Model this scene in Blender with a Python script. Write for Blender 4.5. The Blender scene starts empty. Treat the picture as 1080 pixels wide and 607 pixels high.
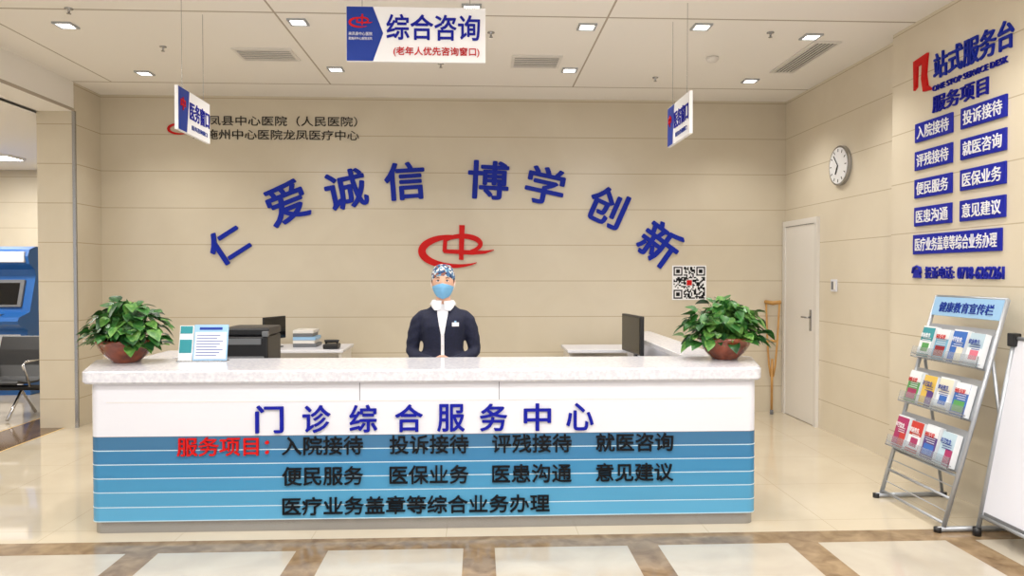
import bpy, bmesh, math, random
from mathutils import Vector, Matrix
random.seed(7)
scene = bpy.context.scene
COL = scene.collection
try:
    scene.view_settings.view_transform = 'Standard'
    scene.view_settings.look = 'None'
except Exception: pass

# ------------------------------------------------------------------ materials
def lin(c):
    r = []
    for v in c[:3]:
        v = v/255.0
        r.append(v/12.92 if v <= 0.04045 else ((v+0.055)/1.055)**2.4)
    return (r[0], r[1], r[2], 1.0)

def mat(name, rgb, rough=0.5, metal=0.0, spec=0.5, emit=None, estr=0.0, noise=None, nscale=20, trans=0.0, alpha=None, coat=0.0):
    m = bpy.data.materials.new(name); m.use_nodes = True
    nt = m.node_tree; b = nt.nodes['Principled BSDF']
    b.inputs['Base Color'].default_value = lin(rgb)
    b.inputs['Roughness'].default_value = rough
    b.inputs['Metallic'].default_value = metal
    b.inputs['Specular IOR Level'].default_value = spec
    b.inputs['Coat Weight'].default_value = coat
    if trans: b.inputs['Transmission Weight'].default_value = trans
    if emit:
        b.inputs['Emission Color'].default_value = lin(emit)
        b.inputs['Emission Strength'].default_value = estr
    if noise:
        geo = nt.nodes.new('ShaderNodeNewGeometry')
        n = nt.nodes.new('ShaderNodeTexNoise'); n.inputs['Scale'].default_value = nscale
        n.inputs['Detail'].default_value = 6
        cr = nt.nodes.new('ShaderNodeValToRGB')
        cr.color_ramp.elements[0].position = 0.35; cr.color_ramp.elements[0].color = lin(rgb)
        cr.color_ramp.elements[1].position = 0.65; cr.color_ramp.elements[1].color = lin(noise)
        nt.links.new(geo.outputs['Position'], n.inputs['Vector'])
        nt.links.new(n.outputs['Fac'], cr.inputs['Fac'])
        nt.links.new(cr.outputs['Color'], b.inputs['Base Color'])
    return m

def panel_mat(name, c1, c2, line, rough, steps, width, nscale=1.5, bumpy=True, spec=0.5):
    """stone / tile with joints. steps: dict axis->(step, offset)"""
    m = bpy.data.materials.new(name); m.use_nodes = True
    nt = m.node_tree; N = nt.nodes; L = nt.links; b = N['Principled BSDF']
    b.inputs['Roughness'].default_value = rough
    b.inputs['Specular IOR Level'].default_value = spec
    geo = N.new('ShaderNodeNewGeometry'); sep = N.new('ShaderNodeSeparateXYZ')
    L.new(geo.outputs['Position'], sep.inputs[0])
    n = N.new('ShaderNodeTexNoise'); n.inputs['Scale'].default_value = nscale; n.inputs['Detail'].default_value = 8
    n.inputs['Distortion'].default_value = 0.6
    L.new(geo.outputs['Position'], n.inputs['Vector'])
    cr = N.new('ShaderNodeValToRGB')
    cr.color_ramp.elements[0].position = 0.3; cr.color_ramp.elements[0].color = lin(c1)
    cr.color_ramp.elements[1].position = 0.7; cr.color_ramp.elements[1].color = lin(c2)
    L.new(n.outputs['Fac'], cr.inputs['Fac'])
    last = None
    for ax, (st, off) in steps.items():
        a = N.new('ShaderNodeMath'); a.operation = 'ADD'; a.inputs[1].default_value = off + 50*st
        L.new(sep.outputs[ax], a.inputs[0])
        d = N.new('ShaderNodeMath'); d.operation = 'DIVIDE'; d.inputs[1].default_value = st
        L.new(a.outputs[0], d.inputs[0])
        f = N.new('ShaderNodeMath'); f.operation = 'FRACT'; L.new(d.outputs[0], f.inputs[0])
        lt = N.new('ShaderNodeMath'); lt.operation = 'LESS_THAN'; lt.inputs[1].default_value = width/st
        L.new(f.outputs[0], lt.inputs[0])
        if last is None: last = lt
        else:
            mx = N.new('ShaderNodeMath'); mx.operation = 'MAXIMUM'
            L.new(last.outputs[0], mx.inputs[0]); L.new(lt.outputs[0], mx.inputs[1]); last = mx
    if last:
        mix = N.new('ShaderNodeMix'); mix.data_type = 'RGBA'
        L.new(last.outputs[0], mix.inputs[0]); L.new(cr.outputs['Color'], mix.inputs[6])
        mix.inputs[7].default_value = lin(line)
        L.new(mix.outputs[2], b.inputs['Base Color'])
    else:
        L.new(cr.outputs['Color'], b.inputs['Base Color'])
    return m

M = {}
M['wall'] = panel_mat('stone_wall', (203,192,171), (210,200,180), (180,165,140), 0.22, {2:(0.40,0.11)}, 0.009)
M['wallr'] = panel_mat('stone_wall_right_lit', (216,205,184), (223,213,193), (190,176,150), 0.22, {2:(0.40,0.11)}, 0.008)  # back wall stone again, brighter light on this side put into its colour
M['floor'] = panel_mat('floor_tile', (200,188,166), (210,199,178), (180,167,144), 0.04, {0:(0.8,0.2),1:(0.8,0.18)}, 0.004, spec=0.9)
M['tile2'] = panel_mat('border_tile', (176,168,155), (190,183,170), (190,180,162), 0.07, {}, 0.004, nscale=3, spec=0.7)
M['brown'] = panel_mat('brown_marble', (114,92,68), (156,133,104), (120,95,70), 0.09, {}, 0.004, nscale=9)
M['darkbrown'] = panel_mat('dark_marble', (84,62,42), (120,95,66), (120,95,70), 0.12, {}, 0.004, nscale=9)
M['gold'] = mat('gold_edge', (205,165,80), 0.3)
M['ceil'] = mat('ceiling_paint', (240,236,230), 0.85)
M['ceilgap'] = mat('ceiling_gap', (176,165,150), 0.8)
M['white'] = mat('white_laminate', (224,225,234), 0.25)
M['offwhite'] = mat('offwhite_paint', (226,222,216), 0.5)
M['slab'] = mat('speckled_quartz', (224,224,230), 0.15, noise=(204,204,214), nscale=45)
M['blue'] = mat('letter_blue', (14,24,150), 0.5, spec=0.2)
M['bigblue'] = mat('wall_letter_blue', (12,38,158), 0.5, spec=0.2)
M['navy'] = mat('sign_blue', (24,56,150), 0.4, spec=0.3)
M['label'] = mat('label_blue', (26,36,158), 0.45, spec=0.25)
M['red'] = mat('letter_red', (198,20,20), 0.5, spec=0.2)
M['black'] = mat('letter_black', (12,16,22), 0.5, spec=0.2)
M['dkgrey'] = mat('letter_dark_grey', (52,46,42), 0.5, spec=0.2)
M['blk'] = mat('black_plastic', (26,26,29), 0.4)
M['grey'] = mat('grey_plastic', (110,112,116), 0.4)
M['steel'] = mat('steel', (170,170,172), 0.22, metal=0.9)
M['chrome'] = mat('chrome', (200,200,205), 0.15, metal=1.0)
M['alu'] = mat('silver_paint', (176,180,186), 0.35, metal=0.5)
M['text'] = mat('sign_text_white', (240,240,243), 0.4)
M['bline'] = mat('band_line', (190,216,230), 0.4)
M['door'] = mat('door_white', (232,228,222), 0.35)
M['jacket'] = mat('navy_wool', (18,22,44), 0.85, noise=(24,29,56), nscale=80)
M['trouser'] = mat('trouser_navy', (16,18,32), 0.85)
M['skin'] = mat('skin', (218,170,145), 0.5)
M['shirt'] = mat('white_cotton', (238,238,242), 0.8)
M['mask'] = mat('mask_blue', (120,180,222), 0.8)
M['hair'] = mat('black_hair', (18,14,12), 0.5)
M['pot'] = mat('glazed_brown_pot', (138,66,38), 0.22, noise=(96,44,26), nscale=14, coat=0.4)
M['soil'] = mat('soil', (52,38,26), 0.95)
M['leaf1'] = mat('leaf_a', (34,84,34), 0.38, noise=(56,114,46), nscale=25)
M['leaf2'] = mat('leaf_b', (52,110,40), 0.38, noise=(112,154,76), nscale=35)
M['leaf3'] = mat('leaf_c', (20,60,28), 0.38, noise=(38,90,38), nscale=25)
M['stem'] = mat('stem', (72,116,48), 0.5)
M['wood'] = mat('crutch_wood', (196,150,84), 0.45, noise=(176,128,66), nscale=8)
M['lamp'] = mat('lamp_glow', (255,248,236), 0.5, emit=(255,248,238), estr=9)
M['screen'] = mat('screen_glass', (12,14,18), 0.1)
M['kblue'] = mat('kiosk_blue', (38,100,175), 0.3)
M['teal'] = mat('teal_print', (40,140,150), 0.5)
M['sky'] = mat('light_blue_print', (150,190,225), 0.5)
M['paper'] = mat('paper', (232,236,240), 0.6)
M['acr'] = mat('acrylic', (235,240,245), 0.05, trans=0.9)

# ------------------------------------------------------------------ helpers
def root(name, loc=(0,0,0)):
    o = bpy.data.objects.new(name, None); o.location = loc; o.empty_display_size = 0.1
    COL.objects.link(o); return o

def adopt(o, p):
    if p is not None:
        o.parent = p; o.matrix_parent_inverse = Matrix.Translation(-Vector(p.location))
    return o

def mesh(name, verts, faces, mats, parent=None, midx=None, smooth=False):
    me = bpy.data.meshes.new(name); me.from_pydata([tuple(v) for v in verts], [], faces)
    if not isinstance(mats, (list, tuple)): mats = [mats]
    for m in mats: me.materials.append(m)
    if midx: 
        for p, i in zip(me.polygons, midx): p.material_index = i
    if smooth:
        for p in me.polygons: p.use_smooth = True
    me.update()
    o = bpy.data.objects.new(name, me); COL.objects.link(o)
    return adopt(o, parent)

def fixn(o):
    bm = bmesh.new(); bm.from_mesh(o.data); bmesh.ops.recalc_face_normals(bm, faces=bm.faces); bm.to_mesh(o.data); bm.free(); return o

def box(name, lo, hi, m, parent=None, bevel=0.0, rot=None, pivot=None):
    x0,y0,z0 = lo; x1,y1,z1 = hi
    bm = bmesh.new(); bmesh.ops.create_cube(bm, size=1)
    c = Vector(((x0+x1)/2,(y0+y1)/2,(z0+z1)/2)); s = (abs(x1-x0),abs(y1-y0),abs(z1-z0))
    for v in bm.verts: v.co = Vector((v.co.x*s[0], v.co.y*s[1], v.co.z*s[2])) + c
    if bevel: bmesh.ops.bevel(bm, geom=bm.edges[:], offset=bevel, segments=2, affect='EDGES', profile=0.5)
    if rot:
        pv = Vector(pivot) if pivot else c
        R = rot.to_matrix() if hasattr(rot,'to_matrix') else rot
        for v in bm.verts: v.co = R @ (v.co-pv) + pv
    me = bpy.data.meshes.new(name); bm.to_mesh(me); bm.free(); me.materials.append(m)
    o = bpy.data.objects.new(name, me); COL.objects.link(o); return adopt(o, parent)

def sweep(name, pts, rad, m, parent=None, segs=12, smooth=True, flat=1.0, fdir=None):
    pts = [Vector(p) for p in pts]
    if not isinstance(rad,(list,tuple)): rad = [rad]*len(pts)
    V=[];F=[]; up=None
    for i,p in enumerate(pts):
        t = (pts[min(i+1,len(pts)-1)]-pts[max(i-1,0)]).normalized()
        if up is None:
            up = Vector(fdir) if fdir else (Vector((0,0,1)) if abs(t.z)<0.9 else Vector((0,1,0)))
        a = (up - t*up.dot(t)).normalized(); b = t.cross(a); up = a
        for k in range(segs):
            th = 2*math.pi*k/segs
            V.append(p + a*math.cos(th)*rad[i]*flat + b*math.sin(th)*rad[i])
    n=len(pts)
    for i in range(n-1):
        for k in range(segs):
            k2=(k+1)%segs
            F.append((i*segs+k, i*segs+k2, (i+1)*segs+k2, (i+1)*segs+k))
    F.append(tuple(range(segs))[::-1]); F.append(tuple((n-1)*segs+k for k in range(segs)))
    return fixn(mesh(name,V,F,m,parent,smooth=smooth and segs>6))

def lathe(name, prof, c, m, parent=None, segs=40, smooth=True):
    V=[];F=[]
    for r,z in prof:
        for k in range(segs):
            th=2*math.pi*k/segs; V.append((c[0]+r*math.cos(th), c[1]+r*math.sin(th), c[2]+z))
    for i in range(len(prof)-1):
        for k in range(segs):
            k2=(k+1)%segs; F.append((i*segs+k,i*segs+k2,(i+1)*segs+k2,(i+1)*segs+k))
    return fixn(mesh(name,V,F,m,parent,smooth=smooth))

def disc(name, c, r, n, thick, m, parent=None, segs=36):
    c=Vector(c); n=Vector(n).normalized()
    return sweep(name,[c,c+n*thick],r,m,parent,segs=segs,smooth=False)

def prism(name, plan, z0, z1, m, parent=None, bevel=0):
    n=len(plan)
    V=[(x,y,z0) for x,y in plan]+[(x,y,z1) for x,y in plan]
    F=[tuple(range(n))[::-1], tuple(range(n,2*n))]+[(i,(i+1)%n,n+(i+1)%n,n+i) for i in range(n)]
    o=fixn(mesh(name,V,F,m,parent))
    if bevel:
        bm=bmesh.new(); bm.from_mesh(o.data)
        es=[e for e in bm.edges if abs(e.verts[0].co.z-e.verts[1].co.z)<1e-6]
        bmesh.ops.bevel(bm,geom=es,offset=bevel,segments=3,affect='EDGES'); bm.to_mesh(o.data); bm.free()
    return o

def round_plan(pts, r, seg=6):
    out=[]; n=len(pts)
    for i in range(n):
        p=Vector(pts[i]); a=(Vector(pts[i-1])-p).normalized(); b=(Vector(pts[(i+1)%n])-p).normalized()
        ang=a.angle(b)/2; d=r/math.tan(ang)
        s=p+a*d; e=p+b*d; c=p+(a+b).normalized()*(r/math.sin(ang))
        for k in range(seg+1):
            q=s.lerp(e,k/seg); v=(q-c).normalized()*r+c; out.append((v.x,v.y))
    return out

FACES={'-Y':Matrix.Rotation(math.radians(90),4,'X'),
       '-X':Matrix.Rotation(math.radians(-90),4,'Z')@Matrix.Rotation(math.radians(90),4,'X'),
       '+X':Matrix.Rotation(math.radians(90),4,'Z')@Matrix.Rotation(math.radians(90),4,'X')}
def text(name, s, c, w, h, m, parent=None, face='-Y', depth=0.012, bold=0.0, roll=0.0, frame=None):
    cu=bpy.data.curves.new(name,'FONT'); cu.body=s; cu.extrude=0.05; cu.resolution_u=3
    cu.align_x='LEFT'
    o=bpy.data.objects.new(name,cu); COL.objects.link(o)
    dg=bpy.context.evaluated_depsgraph_get()
    me=bpy.data.meshes.new_from_object(o.evaluated_get(dg)); bpy.data.objects.remove(o); bpy.data.curves.remove(cu)
    if len(me.vertices)==0:
        print('EMPTY TEXT', s); return None
    for v in me.vertices: v.co.z = 1.0 if v.co.z>0 else -1.0
    if bold:
        # heavier weight: overlaid shifted copies of the glyph outlines, each a hair prouder than the last
        bm=bmesh.new(); b=bold
        offs=[(b,0),(-b,0),(0,b*.8),(0,-b*.8),(b*.7,b*.6),(-b*.7,b*.6),(b*.7,-b*.6),(-b*.7,-b*.6)]
        for k,(dx,dy) in enumerate(offs):
            n0=len(bm.verts); bm.from_mesh(me); bm.verts.ensure_lookup_table()
            for v in bm.verts[n0:]:
                v.co.x+=dx; v.co.y+=dy
                if v.co.z>0: v.co.z=1.0+k
        bm.to_mesh(me); bm.free()
    xs=[v.co.x for v in me.vertices]; ys=[v.co.y for v in me.vertices]
    x0,x1,y0,y1=min(xs),max(xs),min(ys),max(ys)
    sx=w/(x1-x0) if w else None; sy=h/(y1-y0) if h else None
    if sx is None: sx=sy
    if sy is None: sy=sx
    T=Matrix.Translation(Vector(c)) @ (frame if frame else FACES[face]) @ Matrix.Rotation(math.radians(roll),4,'Z')
    for v in me.vertices:
        z = depth/2+(v.co.z-1.0)*.00025 if v.co.z>0 else -depth/2
        v.co=T@Vector(((v.co.x-(x0+x1)/2)*sx,(v.co.y-(y0+y1)/2)*sy, z))
    me.materials.clear(); me.materials.append(m); me.name=name
    o=bpy.data.objects.new(name,me); COL.objects.link(o)
    return adopt(o,parent)

def join(objs, name, parent=None):
    bm=bmesh.new(); mats=[]
    for o in objs:
        off=len(bm.faces); base={}
        for i,mm in enumerate(o.data.materials):
            if mm not in mats: mats.append(mm)
            base[i]=mats.index(mm)
        bm.from_mesh(o.data); bm.faces.ensure_lookup_table()
        for f in bm.faces[off:]: f.material_index=base.get(f.material_index,0)
    me=bpy.data.meshes.new(name); bm.to_mesh(me); bm.free()
    for mm in mats: me.materials.append(mm)
    for o in objs: 
        d=o.data; bpy.data.objects.remove(o); bpy.data.meshes.remove(d)
    o=bpy.data.objects.new(name,me); COL.objects.link(o); return adopt(o,parent)

def grid(name, xs, ys, z, mats, fn, flip=False):
    V=[(x,y,z) for y in ys for x in xs]; F=[];I=[]; nx=len(xs)
    for j in range(len(ys)-1):
        for i in range(nx-1):
            f=(j*nx+i,j*nx+i+1,(j+1)*nx+i+1,(j+1)*nx+i)
            F.append(f[::-1] if flip else f); I.append(fn((xs[i]+xs[i+1])/2,(ys[j]+ys[j+1])/2))
    return mesh(name,V,F,mats,midx=I)

# ------------------------------------------------------------------ room
CZ=3.52
xs=[-9.5,-4.79,-4.77,-4.25,-4.23]; 
strips=[(-.95*3-.09,-.95*3+.09),(-.95*2-.09,-.95*2+.09),(-1.04,-.86),(-.09,.09),(.86,1.04),(1.81,1.99),(2.76,2.94)]
for a,b in strips: xs+= [a,b]
xs+=[3.6]; 
ys=[-1.5,3.0,3.2,4.23,4.42,12.2]
def ff(x,y):
    if y>4.42:
        if -4.77<x<-4.25: return 3
        if -4.79<x<-4.23: return 4
        return 0
    if y>4.23: return 2
    if 3.0<y<3.2: return 2
    for a,b in strips:
        if a<x<b: return 2
    return 1
grid('floor', xs, ys, 0.0, [M['floor'],M['tile2'],M['brown'],M['darkbrown'],M['gold']], ff)

gx=[-4.11]
for c in (-3.72,-1.52,0.98): gx+=[c-.008,c+.008]
gx+=[3.63]
gy=[-1.5]
for c in (3.2,5.62,7.72): gy+=[c-.012,c+.012]
gy+=[8.42]
def fc(x,y):
    for c in (5.62,7.72,3.2):
        if abs(y-c)<.012: return 1
    if y<7.72:
        for c in (-3.72,-1.52,.98):
            if abs(x-c)<.008: return 1
    return 0
grid('ceiling', gx, gy, CZ, [M['ceil'],M['ceilgap']], fc, flip=True)
box('ceiling_slab',(-9.5,-1.5,CZ+.004),(3.7,12.2,CZ+.1),M['ceil'])
grid('ceiling_side_hall',[-9.5,-4.48],[-1.5,12.2],3.2,[M['ceil']],lambda x,y:0,flip=True)

box('wall_back',(-4.2,8.27,0),(3.63,8.45,CZ),M['wall'])
box('wall_left_pier',(-4.48,7.74,0),(-4.11,8.45,CZ),M['wall'])
box('trim_left_pier',(-4.125,7.728,0),(-4.095,7.755,3.225),M['steel'])
box('beam_left',(-4.48,-1.5,3.225),(-4.11,7.74,CZ),M['ceil'])
box('trim_beam_left',(-4.112,-1.5,3.222),(-4.10,7.74,3.25),M['ceilgap'])
box('wall_right',(3.48,5.93,0),(3.63,8.27,CZ),M['wallr'])
box('wall_right_pier',(3.38,1.0,0),(3.63,5.93,CZ),M['wallr'])
box('wall_side_hall_back',(-9.5,12.0,0),(-4.2,12.2,3.3),M['wall'])
box('wall_side_hall_left',(-9.5,1.0,0),(-9.35,12.0,3.3),M['wall'])
box('wall_side_hall_right',(-4.3,8.45,0),(-4.2,12.0,3.3),M['wall'])

# door on the right wall
dr=root('door_1',(3.47,7.8,0))
box('door_leaf',(3.455,7.47,0.005),(3.479,8.19,2.10),M['door'],dr,bevel=.003)
box('frame_near',(3.445,7.41,0),(3.479,7.47,2.16),M['offwhite'],dr)
box('frame_far',(3.445,8.19,0),(3.479,8.255,2.16),M['offwhite'],dr)
box('frame_head',(3.445,7.47,2.10),(3.479,8.19,2.16),M['offwhite'],dr)
box('gap_near',(3.4535,7.47,0),(3.455,7.476,2.10),M['grey'],dr)
box('gap_top',(3.4535,7.47,2.094),(3.455,8.19,2.10),M['grey'],dr)
box('lock_plate',(3.447,7.53,.98),(3.455,7.57,1.2),M['steel'],dr,bevel=.002)
sweep('handle',[(3.45,7.55,1.12),(3.41,7.55,1.12),(3.405,7.57,1.12),(3.405,7.66,1.12)],.009,M['steel'],dr)

# clock
ck=root('wall_clock',(3.46,6.96,2.61))
disc('rim',(3.478,6.96,2.61),.19,(-1,0,0),.035,M['steel'],ck,48)
disc('face',(3.443,6.96,2.61),.172,(-1,0,0),.004,M['text'],ck,48)
for i in range(12):
    a=i*math.pi/6
    cy,cz=6.96+math.sin(a)*.145,2.61+math.cos(a)*.145
    box('tick',(3.436,cy-.004,cz-.014),(3.439,cy+.004,cz+.014),M['black'],ck,rot=Matrix.Rotation(-a,3,'X'))
for a,l,w in ((math.radians(-150),.09,.006),(math.radians(-40),.13,.004)):
    sweep('hand',[(3.435,6.96,2.61),(3.435,6.96-math.sin(a)*l,2.61+math.cos(a)*l)],w,M['black'],ck,segs=6)
sw=root('light_switch',(3.475,7.09,1.46))
box('plate',(3.468,7.03,1.40),(3.4795,7.15,1.52),M['white'],sw,bevel=.003)
box('rocker',(3.464,7.05,1.42),(3.469,7.085,1.50),M['offwhite'],sw)
box('rocker_b',(3.464,7.095,1.42),(3.469,7.13,1.50),M['grey'],sw)

# ------------------------------------------------------------------ ceiling fittings
dl=[(-3.22,5.965),(-3.23,7.35),(-1.39,5.81),(-1.355,7.13),(-.05,5.44),(.865,7.06),(.85,5.82),(1.75,5.78),(2.73,7.37),(2.72,5.98),(-3.2,4.3),(-1.4,4.3),(.9,4.3),(2.7,4.3)]
for x,y in dl:
    r=root('recessed_downlight',(x,y,CZ))
    s=.072
    for a,b,c,d in ((-s,-s,s,-s+.018),(-s,s-.018,s,s),(-s,-s+.018,-s+.018,s-.018),(s-.018,-s+.018,s,s-.018)):
        box('trim',(x+a,y+b,CZ-.014),(x+c,y+d,CZ-.001),M['alu'],r)
    box('lens',(x-s+.018,y-s+.018,CZ-.007),(x+s-.018,y+s-.018,CZ-.001),M['lamp'],r)
    l=bpy.data.lights.new('downlight','SPOT'); l.energy=62; l.spot_size=math.radians(120); l.spot_blend=.8; l.shadow_soft_size=.06
    l.color=(1,.97,.92)
    lo=bpy.data.objects.new('lamp',l); lo.location=(x,y,CZ-.03); COL.objects.link(lo); adopt(lo,r)
def vent(x0,y0,x1,y1,along):
    r=root('air_vent',((x0+x1)/2,(y0+y1)/2,CZ))
    t=.025
    box('frame_a',(x0,y0,CZ-.014),(x1,y0+t,CZ-.001),M['offwhite'],r)
    box('frame_b',(x0,y1-t,CZ-.014),(x1,y1,CZ-.001),M['offwhite'],r)
    box('frame_c',(x0,y0+t,CZ-.014),(x0+t,y1-t,CZ-.001),M['offwhite'],r)
    box('frame_d',(x1-t,y0+t,CZ-.014),(x1,y1-t,CZ-.001),M['offwhite'],r)
    box('duct',(x0+t,y0+t,CZ-.004),(x1-t,y1-t,CZ-.001),M['blk'],r)
    n=6
    for i in range(n):
        f=(i+.5)/n
        if along=='x':
            yy=y0+t+(y1-y0-2*t)*f; box('slat',(x0+t,yy-.011,CZ-.012),(x1-t,yy+.011,CZ-.006),M['offwhite'],r)
        else:
            xx=x0+t+(x1-x0-2*t)*f; box('slat',(xx-.006,y0+t,CZ-.012),(xx+.006,y1-t,CZ-.006),M['offwhite'],r)
vent(-2.13,6.5,-1.62,6.86,'x'); vent(.30,6.6,.75,6.98,'x'); vent(2.80,6.1,3.04,7.05,'y')
for x,y in ((-2.7,6.5),(-.35,6.9),(1.75,7.3),(.1,6.0),(2.35,5.9),(-3.0,5.6)):
    r=root('fire_sprinkler',(x,y,CZ))
    lathe('rose',[(.0,-.001),(.03,-.001),(.03,-.006),(.010,-.010),(.007,-.036),(.016,-.038),(.016,-.041),(0,-.041)],(x,y,CZ),M['steel'],r,segs=16)
for x,y in ((2.1,6.6),(-.6,5.6)):
    r=root('smoke_detector',(x,y,CZ))
    lathe('shell',[(0,-.001),(.055,-.001),(.055,-.02),(.04,-.04),(0,-.045)],(x,y,CZ),M['offwhite'],r,segs=24)
# unseen lobby ceiling panels, added as fill light for the whole scene
for x in (-2.6,0.0,2.2):
    for y in (0.3,2.4):
        r=root('ceiling_and_fill_panel',(x,y,CZ))
        box('frame',(x-.62,y-.32,CZ-.03),(x+.62,y+.32,CZ-.001),M['offwhite'],r)
        box('diffuser',(x-.59,y-.29,CZ-.034),(x+.59,y+.29,CZ-.03),M['lamp'],r)
        l=bpy.data.lights.new('panel','AREA'); l.shape='RECTANGLE'; l.size=1.15; l.size_y=.55; l.energy=38; l.color=(1,.98,.96)
        lo=bpy.data.objects.new('lamp',l); lo.location=(x,y,CZ-.05); COL.objects.link(lo); adopt(lo,r)
for x,y in ((-6.3,8.6),(-6.8,10.6),(-6.6,6)):
    r=root('ceiling_and_fill_panel',(x,y,3.2))
    box('frame',(x-.4,y-.2,3.17),(x+.4,y+.2,3.199),M['offwhite'],r)
    box('diffuser',(x-.37,y-.17,3.166),(x+.37,y+.17,3.17),M['lamp'],r)
    l=bpy.data.lights.new('panel','AREA'); l.size=.5; l.energy=60; l.color=(1,.97,.92)
    lo=bpy.data.objects.new('lamp',l); lo.location=(x,y,3.15); COL.objects.link(lo); adopt(lo,r)

# ------------------------------------------------------------------ reception counter
rc=root('reception_counter',(-.3,4.85,0))
def plan(inset, fy):
    return round_plan([(-2.336+inset,fy),(1.734-inset,fy),(1.91-inset,5.13-inset*.3),(-2.57+inset,5.13-inset*.3)],.06)
prism('plinth',plan(.012,4.572),0.0,.075,M['steel'],rc)
zs=[.075,.16,.25,.335,.42,.505,.592]
bl=[(90,164,206),(80,154,196),(70,144,188),(62,134,180),(58,122,168),(62,112,152)]
for i in range(6):
    prism('blue_band',plan(0,4.56),zs[i]+.0025,zs[i+1]-.0025,mat('band_blue_%d'%i,bl[i],.25,spec=.35),rc)
    prism('band_line',plan(-.001,4.559),zs[i]-.0028,zs[i]+.0028,M['bline'],rc)
prism('white_panel',plan(0,4.56),.589,.915,M['white'],rc)
prism('panel_seam',plan(-.0015,4.5585),.588,.5905,M['grey'],rc)
for x in (-.73,.125): box('panel_joint',(x-.002,4.5575,.80),(x+.002,4.5605,.913),M['grey'],rc)
box('panel_joint',(-2.25,4.5575,.797),(1.65,4.5605,.800),M['offwhite'],rc)
prism('worktop',round_plan([(-2.376,4.52),(1.760,4.52),(1.94,5.17),(-2.615,5.17)],.07),.915,.995,M['slab'],rc,bevel=.010)
ty=4.554
tx=[-1.276,-.992,-.708,-.43,-.172,.09,.362,.627]
for ch,x in zip('门诊综合服务中心',tx): text('title',ch,(x,ty,.69),.17,.17,M['blue'],rc,bold=.018)
text('heading_red','服务项目：',(-1.555,ty,.527),.55,.115,M['red'],rc,bold=.014)
for s,a,b in (('入院接待',-1.2016,-.7106),('投诉接待',-.5495,-.0634),('评残接待',.082,.5744),('就医咨询',.7277,1.2141)):
    text('service_line',s,((a+b)/2,ty,.527),b-a,.115,M['black'],rc,bold=.012)
for s,a,b in (('便民服务',-1.2016,-.7106),('医保业务',-.5495,-.0634),('医患沟通',.082,.5744),('意见建议',.7277,1.2141)):
    text('service_line',s,((a+b)/2,ty,.34),b-a,.115,M['black'],rc,bold=.012)
text('service_line','医疗业务盖章等综合业务办理',((-1.2016+.439)/2,ty,.155),1.64,.112,M['black'],rc,bold=.012)
# wings behind the counter
box('wing_right',(1.50,5.14,0),(1.68,7.4,.955),M['white'],rc)
box('wing_right_cap',(1.45,5.175,.955),(1.73,7.42,.995),M['slab'],rc,bevel=.005)
box('wing_left',(-2.40,5.14,0),(-2.25,5.9,.93),M['white'],rc)
box('wing_left_cap',(-2.45,5.175,.93),(-2.2,5.95,.97),M['slab'],rc,bevel=.005)

# ------------------------------------------------------------------ wall lettering
wl=root('wall_lettering',(-.3,8.26,2.3))
for ch,x,z,r,w,h in (('仁',-2.754,1.90,33,.42,.38),('爱',-2.117,2.353,22,.45,.44),('诚',-1.465,2.504,12,.46,.43),('信',-.819,2.60,4,.45,.42),
                 ('博',.107,2.617,-3,.46,.43),('学',.743,2.557,-12,.44,.42),('创',1.437,2.326,-24,.43,.42),('新',2.04,1.91,-36,.45,.45)):
    text('character',ch,(x,8.26,z),w,h,M['bigblue'],wl,depth=.02,bold=.024,roll=r)
wh=root('hospital_name_lettering',(-2.3,8.26,3.18))
text('line_top','来凤县中心医院（人民医院）',(-2.22,8.264,3.25),1.76,.11,M['dkgrey'],wh,depth=.01)
text('line_bottom','恩施州中心医院龙凤医疗中心',(-2.22,8.264,3.10),1.80,.11,M['dkgrey'],wh,depth=.01)
# emblem
def ribbon(name, pts, wid, m, parent, y=8.262, depth=.04, closed=False):
    V=[];n=len(pts)
    for i,(x,z) in enumerate(pts):
        a=pts[max(i-1,0)]; b=pts[min(i+1,n-1)]
        t=Vector((b[0]-a[0],b[1]-a[1])).normalized(); nn=Vector((-t.y,t.x))*wid[i]/2
        V+= [(x+nn.x,y-depth,z+nn.y),(x-nn.x,y-depth,z-nn.y),(x-nn.x,y,z-nn.y),(x+nn.x,y,z+nn.y)]
    F=[(0,1,2,3),tuple(4*(n-1)+k for k in (3,2,1,0))]
    for i in range(n-1):
        for k in range(4):
            k2=(k+1)%4; F.append((4*i+k,4*i+k2,4*i+4+k2,4*i+4+k))
    return fixn(mesh(name,V,F,m,parent))
def emblem(cx,cz,s,m,parent,y,depth):
    P=lambda l:[(cx+a*s,cz+b*s) for a,b in l]
    pts=[];wd=[]
    for i in range(41):
        f=i/40; a=math.radians(84+f*226)
        pts.append((cx+s*(.37*math.cos(a)-.03),cz+s*(.165*math.sin(a)-.045)))
        wd.append(s*(.008+.075*math.sin(math.pi*(f**.8))**.9))
    ribbon('swoosh',pts,wd,m,parent,y,depth)
    pts=[];wd=[]
    for i in range(31):
        f=i/30; a=math.radians(-62+f*222)
        pts.append((cx+s*(.205*math.cos(a)+.045),cz+s*(.088*math.sin(a)+.035))); wd.append(s*(.03+.028*math.sin(math.pi*f)))
    ribbon('loop',pts,wd,m,parent,y,depth*1.05)
    ribbon('bar',P([(-.16,-.045),(.0,-.052),(.16,-.06),(.30,-.055),(.40,-.03)]),[.04*s,.048*s,.05*s,.034*s,.008*s],m,parent,y,depth*1.1)
    ribbon('left_stroke',P([(-.14,.085),(-.15,-.05)]),[.045*s,.045*s],m,parent,y,depth*1.07)
    ribbon('stem',P([(.045,.245),(.035,-.14)]),[.062*s,.05*s],m,parent,y,depth*1.15)
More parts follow.
